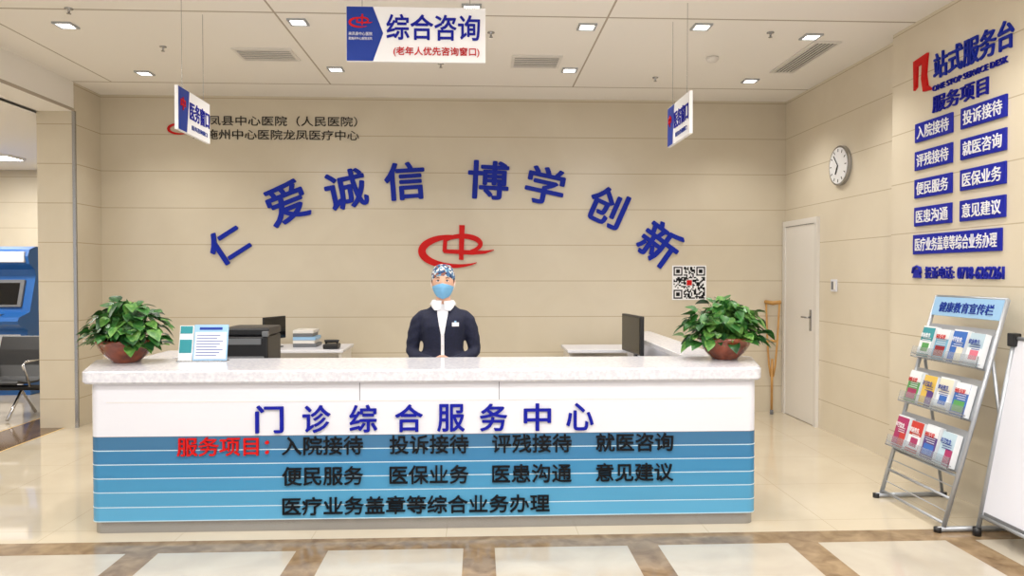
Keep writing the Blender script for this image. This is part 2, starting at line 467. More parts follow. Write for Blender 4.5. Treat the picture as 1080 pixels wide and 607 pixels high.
em=root('hospital_emblem',(-.231,8.25,1.876)); emblem(-.231,1.87,1.0,M['red'],em,8.27,.02)
emblem(-3.25,3.17,.33,M['red'],wh,8.269,.012)

# QR poster
qr=root('qr_code_poster',(2.377,8.26,1.473))
box('sheet',(2.377-.195,8.262,1.473-.195),(2.377+.195,8.27,1.473+.195),M['text'],qr)
n=25; cs=.36/n; V=[];F=[]
def fin(i,j):
    for (a,b) in ((0,0),(0,n-7),(n-7,0)):
        if a-1<=i<=a+7 and b-1<=j<=b+7:
            u,v=i-a,j-b
            if not(0<=u<=6 and 0<=v<=6): return 0
            return 1 if (u in(0,6) or v in(0,6) or (2<=u<=4 and 2<=v<=4)) else 0
    return None
for i in range(n):
    for j in range(n):
        f=fin(i,j)
        if f is None: f=1 if random.random()<.5 else 0
        if 10<=i<=14 and 10<=j<=14: f=2
        if f==1:
            x=2.377-.18+j*cs; z=1.473+.18-i*cs; k=len(V)
            V+=[(x,8.2605,z),(x,8.2605,z-cs),(x+cs,8.2605,z-cs),(x+cs,8.2605,z)]; F.append((k,k+1,k+2,k+3))
mesh('modules',V,F,M['black'],qr)
box('centre_logo',(2.377-.03,8.2595,1.473-.03),(2.377+.03,8.2615,1.473+.03),M['red'],qr)

# ------------------------------------------------------------------ hanging signs
hs=root('hanging_sign',(-.38,4.8,3.1))
Y=4.80; xl,xr=-.845,.045; zb,zt=2.935,3.285
box('board',(xl,Y,zb),(xr,Y+.025,zt),M['text'],hs,bevel=.003)
V=[(xl+.003,Y-.002,zb+.003),(xl+.17,Y-.002,zb+.003),(xl+.235,Y-.002,zt-.17),(xl+.17,Y-.002,zt-.003),(xl+.003,Y-.002,zt-.003)]
mesh('blue_field',V,[(0,1,2,3,4)],M['navy'],hs)
emblem(xl+.095,3.19,.18,M['red'],hs,Y-.0025,.003)
text('sub','来凤县中心医院',(xl+.09,Y-.004,3.11),.15,.022,M['text'],hs,depth=.002)
text('sub','恩施州中心医院龙凤',(xl+.09,Y-.004,3.08),.15,.018,M['text'],hs,depth=.002)
text('heading','综合咨询',(-.29,Y-.004,3.155),.60,.165,M['blue'],hs,depth=.004,bold=.018)
text('note','(老年人优先咨询窗口)',(-.27,Y-.004,3.0),.55,.062,M['red'],hs,depth=.004,bold=.012)
for x in (xl+.1,xr-.1): sweep('wire',[(x,Y+.012,zt),(x,Y+.012,CZ)],.002,M['steel'],hs,segs=6)
def side_sign(X,face):
    r=root('hanging_window_sign',(X,5.49,2.72))
    y0,y1=5.19,5.79; zb,zt=2.57,2.87
    box('board',(X-.012,y0,zb),(X+.012,y1,zt),M['text'],r)
    e=.0135
    for f,sx in (('+X',1),('-X',-1)):
        ys_=(y0+.003,y0+.15,y0+.20,y0+.003) if sx>0 else (y1-.003,y1-.15,y1-.20,y1-.003)
        V=[(X+sx*e,ys_[0],zb+.003),(X+sx*e,ys_[1],zb+.003),(X+sx*e,ys_[2],zt-.003),(X+sx*e,ys_[3],zt-.003)]
        fixn(mesh('blue_field',V,[(0,1,2,3)],M['navy'],r))
        yc=(5.58 if sx>0 else 5.40)
        text('heading','医务窗口',(X+sx*(e+.001),yc,2.74),.38,.13,M['blue'],r,face=f,depth=.003,bold=.016)
        text('note','医务咨询窗口',(X+sx*(e+.001),yc,2.625),.3,.035,M['navy'],r,face=f,depth=.003)
        yl=y0+.08 if sx>0 else y1-.08
        text('mark','中',(X+sx*(e+.002),yl,2.76),.08,.09,M['red'],r,face=f,depth=.004,bold=.02)
    for y in (y0+.1,y1-.1): sweep('wire',[(X,y,zt),(X,y,CZ)],.002,M['steel'],r,segs=6)
side_sign(-2.07,'+X'); side_sign(1.50,'-X')

# ------------------------------------------------------------------ service lettering on right pier
sp=root('service_signage',(3.37,5.1,2.4)); PX=3.374
def lab(s,y0,y1,z,h=.145,tw=.86):
    box('label',(3.364,min(y0,y1),z-h/2),(3.38,max(y0,y1),z+h/2),M['label'],sp,bevel=.003)
    text('label_text',s,(3.3635,(y0+y1)/2,z),abs(y1-y0)*tw,h*.68,M['text'],sp,face='-X',depth=.004,bold=.012)
L=['入院接待','评残接待','便民服务','医患沟通']; R=['投诉接待','就医咨询','医保业务','意见建议']
for i in range(4):
    z=2.655-.214*i; lab(L[i],5.589,5.141,z); lab(R[i],5.047,4.60,z)
lab('医疗业务盖章等综合业务办理',5.60,4.63,1.80,.15,.93)
text('phone_line','投诉电话:',(PX,5.28,1.585),.34,.09,M['label'],sp,face='-X',bold=.010)
text('phone_line','0718-6262261',(PX,4.84,1.583),.46,.085,M['label'],sp,face='-X',bold=.022)
sweep('phone_icon',[(3.367,5.60,1.58),(3.367,5.59,1.62),(3.367,5.55,1.635),(3.367,5.51,1.62),(3.367,5.50,1.58)],[.012,.012,.009,.012,.012],M['label'],sp,segs=8)
prism_pts=[(5.525,1.61),(5.575,1.61),(5.60,1.545),(5.50,1.545)]
fixn(mesh('phone_base',[(3.364,a,b) for a,b in prism_pts]+[(3.378,a,b) for a,b in prism_pts],[(0,1,2,3),(4,5,6,7),(0,1,5,4),(1,2,6,5),(2,3,7,6),(3,0,4,7)],M['label'],sp))
text('subheading','服务项目',(PX,5.08,2.83),.60,.125,M['blue'],sp,face='-X',bold=.014)
text('english_line','ONE STOP SERVICE DESK',(PX,4.99,2.948),.78,.042,M['blue'],sp,face='-X',bold=.008)
text('title_text','站式服务台',(PX,4.96,3.105),.82,.19,M['bigblue'],sp,face='-X',bold=.014,roll=0)
V=[(5.62,3.215),(5.44,3.235),(5.46,3.08),(5.44,2.99),(5.37,2.945),(5.49,2.955),(5.515,3.06),(5.505,3.175),(5.57,3.165),(5.575,3.01),(5.61,2.99)]
n=len(V)
fixn(mesh('numeral_one',[(3.38,a,b) for a,b in V]+[(3.362,a,b) for a,b in V],[tuple(range(n)),tuple(range(n,2*n))]+[(i,(i+1)%n,n+(i+1)%n,n+i) for i in range(n)],M['red'],sp))

# ------------------------------------------------------------------ plants
def plant(cx,cy,cz,sd,scale=1.0):
    rnd=random.Random(sd)
    r=root('potted_pothos',(cx,cy,cz))
    lathe('pot',[(0,.001),(.085,.001),(.09,.012),(.13,.05),(.165,.10),(.172,.125),(.185,.132),(.187,.15),(.172,.152),(.16,.13),(0,.128)],(cx,cy,cz),M['pot'],r)
    lathe('soil',[(0,.132),(.158,.131)],(cx,cy,cz),M['soil'],r,segs=24)
    V=[];F=[];I=[]; SV=[];SF=[]
    prof=[(0,0),(.10,.30),(.30,.46),(.55,.42),(.8,.22),(1.0,.0)]
    for k in range(300):
        a=rnd.uniform(0,2*math.pi); e=math.radians(rnd.uniform(-14,88)); 
        rr=rnd.uniform(.5,1.0)
        dx=math.cos(e)*math.cos(a); dy=math.cos(e)*math.sin(a); dz=math.sin(e)
        p=Vector((cx+dx*.26*rr*scale, cy+dy*.19*rr, cz+.17+max(dz,-.3)*.24*rr))
        if p.z<cz+.085: p.z=cz+.085+rnd.random()*.05
        L_=rnd.uniform(.06,.105); W=L_*rnd.uniform(.85,1.05)
        out=Vector((dx,dy,rnd.uniform(-.8,.35))).normalized()
        side=out.cross(Vector((rnd.uniform(-.4,.4),rnd.uniform(-.4,.4),1))).normalized()
        nn=side.cross(out).normalized()
        b=len(V)
        for t,w in prof:
            bend=-.28*t*t*L_
            c=p+out*(t*L_)+Vector((0,0,bend))
            V.append(c+side*(w*W)+nn*(w*.2*W)); V.append(c); V.append(c-side*(w*W)+nn*(w*.2*W))
        mi=rnd.choice([0,0,1,1,2])
        for i in range(len(prof)-1):
            q=b+3*i
            F.append((q,q+1,q+4,q+3)); F.append((q+1,q+2,q+5,q+4)); I+=[mi,mi]
        s0=Vector((cx+dx*.05,cy+dy*.05,cz+.13)); mid=(s0+p)/2+Vector((0,0,.05)); q=len(SV)
        for pt,w in ((s0,.0035),(mid,.003),(p,.002)):
            for kk in range(3):
                th=2*math.pi*kk/3; SV.append(pt+Vector((math.cos(th)*w,math.sin(th)*w,0)))
        for i in range(2):
            for kk in range(3):
                SF.append((q+3*i+kk,q+3*i+(kk+1)%3,q+3*i+3+(kk+1)%3,q+3*i+3+kk))
    for v in V: v.z=max(v.z,cz+.01)
    mesh('leaves',V,F,[M['leaf1'],M['leaf2'],M['leaf3']],r,midx=I,smooth=True)
    mesh('stems',SV,SF,M['stem'],r)
plant(-2.325,4.98,.995,3,.97); plant(1.68,4.98,.995,11,1.12)

# ------------------------------------------------------------------ leaflet stand on counter
ls=root('counter_notice_stand',(-1.85,5.0,.995))
R15=Matrix.Rotation(math.radians(-12),3,'X')
pv=(-1.85,5.0,.997)
box('page_left',(-2.0,5.0,1.0),(-1.91,5.004,1.235),M['paper'],ls,rot=R15,pivot=pv)
box('page_right',(-1.905,5.0,1.0),(-1.68,5.004,1.24),M['sky'],ls,rot=R15,pivot=pv)
box('left_band',(-1.995,4.998,1.18),(-1.915,5.0,1.23),M['teal'],ls,rot=R15,pivot=pv)
box('left_band',(-1.995,4.998,1.05),(-1.915,5.0,1.14),M['teal'],ls,rot=R15,pivot=pv)
box('right_sheet',(-1.895,4.998,1.01),(-1.69,5.0,1.19),M['paper'],ls,rot=R15,pivot=pv)
for i in range(8):
    z=1.03+i*.019; box('print_line',(-1.885,4.9965,z),(-1.73+.02*(i%3)-.02,4.998,z+.005),M['navy'],ls,rot=R15,pivot=pv)
box('title_line',(-1.87,4.998,1.205),(-1.72,5.0,1.222),M['navy'],ls,rot=R15,pivot=pv)
box('foot',(-2.0,4.97,.9955),(-1.68,5.06,1.0005),M['acr'],ls)

# ------------------------------------------------------------------ back-office furniture
dk=root('work_desk',(1.1,7.8,0))
box('top',(.9,7.45,.77),(2.0,8.05,.80),M['white'],dk,bevel=.004)
box('side_a',(.92,7.5,0),(.95,8.0,.77),M['offwhite'],dk); box('side_b',(1.95,7.5,0),(1.98,8.0,.77),M['offwhite'],dk)
box('back',(.95,7.97,.2),(1.95,7.99,.77),M['offwhite'],dk)
d2=root('work_desk',(-1.7,7.8,0))
box('top',(-2.6,7.4,.79),(-1.35,8.05,.82),M['white'],d2,bevel=.004)
box('side_a',(-2.58,7.45,0),(-2.55,8.0,.79),M['offwhite'],d2); box('side_b',(-1.4,7.45,0),(-1.37,8.0,.79),M['offwhite'],d2)
box('back',(-2.55,7.97,.2),(-1.4,7.99,.79),M['offwhite'],d2)
d3=root('work_desk',(1.15,6.4,0))
box('top',(.8,5.9,.74),(1.44,7.0,.77),M['white'],d3,bevel=.004)
box('side_a',(.82,5.93,0),(1.42,5.96,.74),M['offwhite'],d3); box('side_b',(.82,6.94,0),(1.42,6.97,.74),M['offwhite'],d3)
def monitor(x,y,z,rot,sc=1.0):
    r=root('computer_monitor',(x,y,z)); Rm=Matrix.Rotation(math.radians(rot),3,'Z')@Matrix.Scale(sc,3); pv=(x,y,z)
    box('base',(x-.11,y-.08,z+.001),(x+.11,y+.08,z+.013),M['blk'],r,rot=Rm,pivot=pv,bevel=.003)
    box('stalk',(x-.025,y+.02,z+.012),(x+.025,y+.04,z+.2),M['blk'],r,rot=Rm,pivot=pv)
    box('shell',(x-.26,y-.015,z+.12),(x+.26,y+.02,z+.45),M['blk'],r,rot=Rm,pivot=pv,bevel=.006)
    box('screen',(x-.245,y-.018,z+.135),(x+.245,y-.0145,z+.435),M['screen'],r,rot=Rm,pivot=pv)
monitor(1.33,6.35,.77,-84); monitor(-2.1,7.7,.82,70,.7)
cb=root('filing_cabinet',(-1.75,5.85,0))
box('carcass',(-1.98,5.65,0),(-1.5,6.1,.86),M['offwhite'],cb,bevel=.004)
for i in range(3):
    box('drawer',(-1.96,5.642,.06+i*.26),(-1.52,5.65,.30+i*.26),M['white'],cb); box('pull',(-1.8,5.63,.2+i*.26),(-1.68,5.642,.215+i*.26),M['steel'],cb)
pr=root('laser_printer',(-1.78,5.85,.86))
box('body',(-1.94,5.68,.862),(-1.60,6.05,1.10),M['blk'],pr,bevel=.012)
box('scanner_lid',(-1.945,5.69,1.105),(-1.595,6.05,1.165),M['blk'],pr,bevel=.014)
box('output_slot',(-1.90,5.672,1.04),(-1.65,5.682,1.085),M['grey'],pr)
box('panel',(-1.64,5.66,1.10),(-1.595,5.70,1.14),M['grey'],pr,bevel=.004)
box('tray',(-1.91,5.672,.88),(-1.63,5.682,.95),M['grey'],pr,bevel=.003)
tp=root('desk_telephone',(-1.48,7.6,.82))
box('base',(-1.56,7.45,.822),(-1.41,7.63,.87),M['blk'],tp,bevel=.012)
sweep('handset',[(-1.55,7.54,.885),(-1.53,7.54,.895),(-1.44,7.54,.895),(-1.42,7.54,.885)],[.025,.016,.016,.025],M['blk'],tp)
sf=root('stack_of_files',(-1.78,7.82,.82))
for i,(w_,c_) in enumerate(((.24,'grey'),(.22,'offwhite'),(.23,'sky'),(.20,'grey'),(.21,'offwhite'))):
    box('folder',(-1.91,7.68,.822+i*.035),(-1.91+w_,7.95,.855+i*.035),M[c_],sf,bevel=.003)

# ------------------------------------------------------------------ crutch
def crutch(x,y,dx):
    r=root('wooden_crutch',(x,y,0))
    b=Vector((x,y,.0)); ax=Vector((dx,.06,1.29)).normalized()
    P=lambda s,o: b+ax*s+Vector((.75,-.66,0))*o
    sweep('tip',[P(0,0),P(.05,0)],.018,M['grey'],r); sweep('post',[P(.05,0),P(.62,0)],.014,M['wood'],r)
    for s in (-1,1): sweep('upright',[P(.42,.012*s),P(.55,.035*s),P(.8,.055*s),P(1.24,.075*s)],.011,M['wood'],r)
    sweep('underarm_pad',[P(1.26,-.09),P(1.245,0),P(1.26,.09)],[.02,.024,.02],M['wood'],r)
    sweep('grip',[P(.82,-.055),P(.82,.055)],.015,M['wood'],r)
crutch(3.28,8.13,.03)

# ------------------------------------------------------------------ side hall furniture
def kiosk(x,y,r):
    prof=[(-.35,0),(-.37,.5),(-.40,.85),(-.58,.93),(-.60,.97),(-.57,1.02),(-.34,1.08),(-.2,1.55),(-.22,1.63),(-.34,1.70),(-.37,1.80),(-.33,1.89),(-.2,1.93),(.3,1.93),(.3,0)]
    n=len(prof); w=.38
    V=[(x-w,y+a,b) for a,b in prof]+[(x+w,y+a,b) for a,b in prof]
    fixn(mesh('cabinet',V,[tuple(range(n)),tuple(range(n,2*n))]+[(i,(i+1)%n,n+(i+1)%n,n+i) for i in range(n)],[M['kblue']],r))
    box('lower_panel',(x-.3,y-.395,.1),(x+.3,y-.351,.8),M['white'],r,bevel=.01)
    R=Matrix.Rotation(math.radians(-16),3,'X')
    box('bezel',(x-.27,y-.305,1.13),(x+.27,y-.26,1.5),M['grey'],r,rot=R,bevel=.01)
    box('display',(x-.22,y-.312,1.17),(x+.22,y-.304,1.46),M['screen'],r,rot=R)
    box('keypad',(x-.12,y-.52,1.03),(x+.12,y-.4,1.06),M['steel'],r)
    box('top_sign',(x-.34,y-.385,1.72),(x+.34,y-.34,1.86),M['white'],r,bevel=.01)
kk=root('self_service_kiosk',(-6.2,10.2,0)); kiosk(-6.2,10.2,kk)
k2=root('self_service_kiosk',(-7.1,10.2,0)); kiosk(-7.1,10.2,k2)
bn=root('waiting_bench',(-5.6,8.3,0))
for x in (-6.5,-5.0):
    sweep('leg',[(x,8.05,.02),(x,8.3,.30),(x,8.55,.02)],.018,M['chrome'],bn); 
sweep('beam',[(-6.75,8.3,.33),(-4.78,8.3,.33)],.03,M['blk'],bn)
for i in range(3):
    x=-6.42+i*.64
    V=[];F=[]
    pr_=[(-.27,.42),(-.25,.44),(-.1,.405),(.1,.40),(.2,.43),(.26,.55),(.31,.72),(.36,.86),(.375,.87)]
    n=len(pr_)
    for s,t in ((-.27,0),(.27,0),(-.27,-.018),(.27,-.018)):
        for a,b in pr_: V.append((x+s,8.28+a,b+t))
    for j in range(n-1):
        F+= [(j,j+1,n+j+1,n+j),(2*n+j,3*n+j,3*n+j+1,2*n+j+1),(j,2*n+j,2*n+j+1,j+1),(n+j,n+j+1,3*n+j+1,3*n+j)]
    F+=[(0,n,3*n,2*n),(n-1,3*n-1,4*n-1,2*n-1)]
    fixn(mesh('seat_shell',V,F,M['blk'],bn,smooth=False))
    for s in (-.29,.29):
        sweep('armrest',[(x+s,8.2,.36),(x+s,8.08,.60),(x+s,8.12,.63),(x+s,8.50,.63)],.012,M['chrome'],bn)

# ------------------------------------------------------------------ brochure rack
br=root('brochure_rack',(3.05,4.72,0))
XR=lambda z: 2.83+.28*z
ya,yb=4.37,5.07
for y in (ya,yb):
    sweep('upright',[(XR(.03),y,.03),(XR(1.42),y,1.42)],.014,M['alu'],br)
    sweep('foot_bar',[(2.80,y,.018),(3.30,y,.018)],.016,M['alu'],br)
    sweep('rear_leg',[(3.28,y,.03),(XR(1.05)+.01,y,1.05)],.011,M['alu'],br)
    for x in (2.80,3.29): sweep('rubber_foot',[(x,y,0),(x,y,.03)],.022,M['blk'],br)
for z in (.05,.2,.34,1.42): sweep('cross_bar',[(XR(z),ya,z),(XR(z),yb,z)],.009,M['alu'],br)
for z in (.12,.27): sweep('wire',[(XR(z),ya,z),(XR(z),yb,z)],.004,M['alu'],br,segs=6)
tilt=math.atan(.28); RT=Matrix.Rotation(tilt,3,'Y')
FR=Matrix.Rotation(tilt,4,'Y')@FACES['-X']
xc=XR(1.35)
box('header_board',(xc-.012,ya,1.285),(xc-.002,yb,1.415),M['sky'],br,rot=RT,pivot=(xc,4.72,1.35))
text('header_text','健康教育宣传栏',(xc-.014,4.72,1.35),.54,.072,M['navy'],br,frame=FR,depth=.003,bold=.012)
cols=[(60,150,160),(190,212,224),(60,110,190),(200,60,50),(225,190,90),(90,160,90),(220,120,140),(120,180,212),(170,50,100),(232,226,205),(150,40,50),(90,60,130)]
cm=[mat('leaflet_%d'%i,c,.35) for i,c in enumerate(cols)]
order=[0,7,2,1, 5,4,9,2, 8,3,11,1]
rl=random.Random(5)
for ri,zc in enumerate((1.11,.80,.49)):
    xc=XR(zc)
    box('tier_back',(xc-.006,ya+.01,zc-.135),(xc,yb-.01,zc+.125),M['alu'],br,rot=RT,pivot=(xc,4.72,zc))
    box('tier_shelf',(xc-.075,ya+.01,zc-.137),(xc,yb-.01,zc-.130),M['acr'],br,rot=RT,pivot=(xc,4.72,zc))
    box('tier_lip',(xc-.078,ya+.01,zc-.137),(xc-.073,yb-.01,zc-.06),M['acr'],br,rot=RT,pivot=(xc,4.72,zc))
    sweep('tier_wire',[(xc-.09,ya,zc-.09),(xc-.09,yb,zc-.09)],.004,M['alu'],br,segs=6)
    for k in range(4):
        y=yb-.10-k*.167; ci=order[ri*4+k]; m_=cm[ci]
        pvt=(xc,4.72,zc)
        def bx(nm,a,b_,c0,c1,m,d=.0535):
            box(nm,(xc-d,y+a,zc+c0),(xc-d+.0015,y+b_,zc+c1),m,br,rot=RT,pivot=pvt)
        box('leaflet',(xc-.050,y-.068,zc-.125),(xc-.012,y+.068,zc+.095-.01*(k%2)),M['paper'],br,rot=RT,pivot=pvt)
        bx('leaflet_cover',-.066,.066,-.123,.084,m_,.052)
        pale=ci in (1,9,7,4)
        tcol=M['navy'] if pale else M['text']
        sty=(ri*4+k)%3
        if sty==0:
            bx('leaflet_picture',-.066,.066,-.10,-.01,M['paper']); bx('leaflet_photo',-.045,.03,-.085,-.025,cm[(ci+5)%12],.055)
            text('leaflet_title','健康教育',(xc-.056,y,zc+.045),.10,.03,tcol,br,frame=FR,depth=.002)
        elif sty==1:
            bx('leaflet_picture',-.066,.066,.02,.084,M['paper']); bx('leaflet_photo',-.05,.05,-.10,-.03,cm[(ci+3)%12],.0535)
            text('leaflet_title','预防保健',(xc-.056,y,zc+.048),.10,.03,M['red'],br,frame=FR,depth=.002)
        else:
            bx('leaflet_photo',-.066,.0,-.123,-.02,cm[(ci+7)%12])
            text('leaflet_title','科学饮食',(xc-.056,y,zc+.045),.10,.032,tcol,br,frame=FR,depth=.002)
        for q in range(3): bx('leaflet_print',-.05,.02+.03*rl.random(),.008-.014*q,.012-.014*q,tcol if sty!=1 else M['paper'],.0558)

# A-frame board at right
af=root('a_frame_board',(3.12,4.0,0))
y0,y1=3.66,4.30
def XA(z): return 3.0+.185*z
V=[];
for (x,z) in ((XA(.12),.12),(XA(1.18),1.18)):
    for y in (y0,y1):
        V+=[(x,y,z),(x+.015,y,z)]
fixn(mesh('board',V,[(0,2,6,4),(1,5,7,3),(0,4,5,1),(2,3,7,6),(4,6,7,5),(0,1,3,2)],M['white'],af))
for y in (y0,y1):
    sweep('edge_rail',[(XA(.02),y,.02),(XA(1.2),y,1.2)],.014,M['alu'],af)
    sweep('rear_leg',[(3.34,y,.02),(XA(1.17)+.02,y,1.17)],.012,M['alu'],af)
    for x in (XA(0),3.335): sweep('rubber_foot',[(x,y,0),(x,y,.05)],.024,M['blk'],af)
    box('corner_clip',(XA(1.14)-.02,y-.03,1.14),(XA(1.14)+.03,y+.03,1.22),M['blk'],af,bevel=.006)
for z in (.12,1.19): sweep('cross_rail',[(XA(z),y0,z),(XA(z),y1,z)],.012,M['alu'],af)
box('poster_bottom_band',(XA(.12)-.003,y0+.03,.12),(XA(.12)+.004,y1-.03,.15),M['grey'],af)

# ------------------------------------------------------------------ receptionist
WX,WY=-.266,5.55
def clothes_mat():
    m=M['jacket']; nt=m.node_tree; N=nt.nodes; Lk=nt.links; b=N['Principled BSDF']
    src=b.inputs['Base Color'].links[0].from_socket
    g=N.new('ShaderNodeNewGeometry'); s=N.new('ShaderNodeSeparateXYZ'); Lk.new(g.outputs['Position'],s.inputs[0])
    def mt(op,a,b_=None):
        n=N.new('ShaderNodeMath'); n.operation=op
        for i,v in enumerate((a,b_)):
            if v is None: continue
            if isinstance(v,(int,float)): n.inputs[i].default_value=v
            else: Lk.new(v,n.inputs[i])
        return n.outputs[0]
    ax=mt('ABSOLUTE',mt('SUBTRACT',s.outputs[0],WX))
    lim=mt('ADD',mt('MULTIPLY',mt('MAXIMUM',mt('SUBTRACT',s.outputs[2],1.13),0.0),.17),.012)
    inside=mt('LESS_THAN',ax,lim); front=mt('LESS_THAN',s.outputs[1],WY-.02)
    f=mt('MULTIPLY',inside,front)
    mx=N.new('ShaderNodeMix'); mx.data_type='RGBA'; Lk.new(f,mx.inputs[0]); Lk.new(src,mx.inputs[6]); mx.inputs[7].default_value=lin((236,236,240))
    Lk.new(mx.outputs[2],b.inputs['Base Color'])
clothes_mat()
wm=root('receptionist_woman',(WX,WY,0))
def ring_loft(rings, segs=32):
    V=[];F=[]
    for z,rx,ry,cx,cy in rings:
        for k in range(segs):
            th=2*math.pi*k/segs; c,s=math.cos(th),math.sin(th)
            e=.85
            V.append((WX+cx+rx*math.copysign(abs(c)**e,c),WY+cy+ry*math.copysign(abs(s)**e,s),z))
    n=len(rings)
    for i in range(n-1):
        for k in range(segs):
            k2=(k+1)%segs; F.append((i*segs+k,i*segs+k2,(i+1)*segs+k2,(i+1)*segs+k))
    F.append(tuple(range(segs))[::-1]); F.append(tuple((n-1)*segs+k for k in range(segs)))
    return fixn(mesh('tmp',V,F,M['jacket']))
parts=[ring_loft([(.74,.165,.12,0,.01),(.80,.185,.13,0,.01),(.90,.188,.13,0,.01),(1.02,.150,.110,0,0),(1.10,.153,.116,0,-.006),(1.19,.166,.128,0,-.014),(1.25,.168,.118,0,-.006),(1.285,.150,.098,0,0),(1.315,.118,.084,0,.008),(1.345,.080,.068,0,.012),(1.37,.056,.056,0,.014),(1.42,.05,.053,0,.008),(1.46,.048,.05,0,.005)])]
for s in (-1,1):
    A=[(WX+s*.110,WY+.005,1.272),(WX+s*.148,WY+.005,1.258),(WX+s*.184,WY+.007,1.222),(WX+s*.208,WY+.012,1.15),(WX+s*.226,WY+.018,1.06),(WX+s*.232,WY+.012,1.0),(WX+s*.205,WY-.05,.97),(WX+s*.14,WY-.11,.95),(WX+s*.075,WY-.16,.94)]
    parts.append(sweep('tmp',A,[.046,.054,.058,.056,.052,.050,.047,.041,.034],M['jacket'],segs=20))
    Lg=[(WX+s*.085,WY+.01,.84),(WX+s*.09,WY+.01,.7),(WX+s*.088,WY+.0,.48),(WX+s*.088,WY+.015,.3),(WX+s*.088,WY+.02,.06)]
    parts.append(sweep('tmp',Lg,[.10,.092,.068,.06,.052],M['jacket'],segs=20))
bd=join(parts,'body',wm)
md=bd.modifiers.new('r','REMESH'); md.mode='VOXEL'; md.voxel_size=.009; md.use_smooth_shade=True
ms=bd.modifiers.new('s','SMOOTH'); ms.factor=.5; ms.iterations=10
dg=bpy.context.evaluated_depsgraph_get()
nm=bpy.data.meshes.new_from_object(bd.evaluated_get(dg)); bd.modifiers.clear(); bd.data=nm
nm.materials.clear()
for k in ('jacket','trouser','skin'): nm.materials.append(M[k])
for p in nm.polygons:
    c=p.center; p.use_smooth=True
    p.material_index=2 if c.z>1.352 else (1 if c.z<.76 else 0)
# drape folds in the knitwear
for v in nm.vertices:
    if .78<v.co.z<1.30:
        x=v.co.x-WX; a=.0022*math.sin(v.co.z*95+abs(x)*60)*min(1,max(0,(abs(x)-.10)/.08))
        v.co.y+=a; v.co.x+=a*.7
def front_y(dx,z):
    return min((v.co.y for v in nm.vertices if abs(v.co.x-WX-dx)<.012 and abs(v.co.z-z)<.008 and v.co.y<WY), default=WY-.12)
for z in (.98,1.05,1.12,1.19):
    yf=front_y(0,z)
    sweep('button',[(WX,yf+.004,z),(WX,yf-.003,z)],.0055,M['offwhite'],wm,segs=10)
# shoes
for s in (-1,1):
    x=WX+s*.088
    sweep('shoe',[(x,WY+.07,.035),(x,WY+.03,.04),(x,WY-.06,.033),(x+s*.01,WY-.13,.026),(x+s*.01,WY-.165,.022)],[.028,.038,.033,.026,.02],M['trouser'],wm,segs=16)
# head
HC=Vector((WX,WY-.012,1.515)); HS=1.05
def hp(th,ph,sc=1.0):
    sc=sc*HS
    x=.077*math.cos(ph)*math.sin(th); y=-.093*math.cos(ph)*math.cos(th); z=.12*math.sin(ph)
    if z<0:
        k=-z/.12; x*=1-.20*k*k
        if y<0: y*=1-.08*k*k
        else: y*=1-.35*k
    return HC+Vector((x,y,z))*sc
V=[];F=[];ns,nr=40,26
for j in range(nr+1):
    ph=-math.pi/2+math.pi*j/nr
    for i in range(ns):
        th=2*math.pi*i/ns; p=hp(th,ph)
        tt=th if th<math.pi else th-2*math.pi
        zz=p.z-HC.z
        p.y-=.018*math.exp(-(tt/.16)**2)*math.exp(-((zz+.030)/.020)**2)
        p.y-=.008*math.exp(-(tt/.12)**2)*math.exp(-((zz-.0)/.03)**2)
        p.y+=.006*math.exp(-((abs(tt)-.40)/.2)**2)*math.exp(-((zz-.01)/.014)**2)
        p.y-=.006*math.exp(-(tt/.25)**2)*math.exp(-((zz+.068)/.010)**2)
        V.append(p)
for j in range(nr):
    for i in range(ns):
        i2=(i+1)%ns; F.append((j*ns+i,j*ns+i2,(j+1)*ns+i2,(j+1)*ns+i))
fixn(mesh('head',V,F,M['skin'],wm,smooth=True))
def blob(name,c,r,m,segs=14,rings=10):
    V=[];F=[]
    for j in range(rings+1):
        ph=-math.pi/2+math.pi*j/rings
        for i in range(segs):
            th=2*math.pi*i/segs; V.append((c[0]+r[0]*math.cos(ph)*math.cos(th),c[1]+r[1]*math.cos(ph)*math.sin(th),c[2]+r[2]*math.sin(ph)))
    for j in range(rings):
        for i in range(segs):
            i2=(i+1)%segs; F.append((j*segs+i,j*segs+i2,(j+1)*segs+i2,(j+1)*segs+i))
    return fixn(mesh(name,V,F,m,wm,smooth=True))
for s in (-1,1):
    ex=HC.x+s*.033; ey=HC.y-.083; ez=HC.z+.010
    blob('eye_white',(ex,ey,ez),(.0135,.010,.0065),M['shirt'])
    blob('iris',(ex,ey-.0075,ez),(.0056,.0035,.0058),M['hair'])
    sweep('upper_lid',[(ex-.015,ey-.004,ez),(ex,ey-.011,ez+.0065),(ex+.015,ey-.003,ez)],[.0012,.0022,.0012],M['hair'],wm,segs=8)
    sweep('eyebrow',[(ex-s*.012,ey-.010,ez+.020),(ex+s*.004,ey-.010,ez+.0235),(ex+s*.018,ey-.002,ez+.018)],[.0025,.0028,.0015],M['hair'],wm,segs=8)
    blob('ear',(HC.x+s*.082,HC.y+.008,HC.z-.002),(.009,.018,.030),M['skin'])
    sweep('side_hair',[(HC.x+s*.078,HC.y-.022,HC.z+.03),(HC.x+s*.080,HC.y-.016,HC.z+.005),(HC.x+s*.078,HC.y-.012,HC.z-.012)],[.007,.006,.002],M['hair'],wm,segs=8)
sweep('mouth',[(HC.x-.022,HC.y-.085,HC.z-.068),(HC.x,HC.y-.097,HC.z-.068),(HC.x+.022,HC.y-.085,HC.z-.068)],[.002,.0045,.002],M['red'],wm,segs=8)
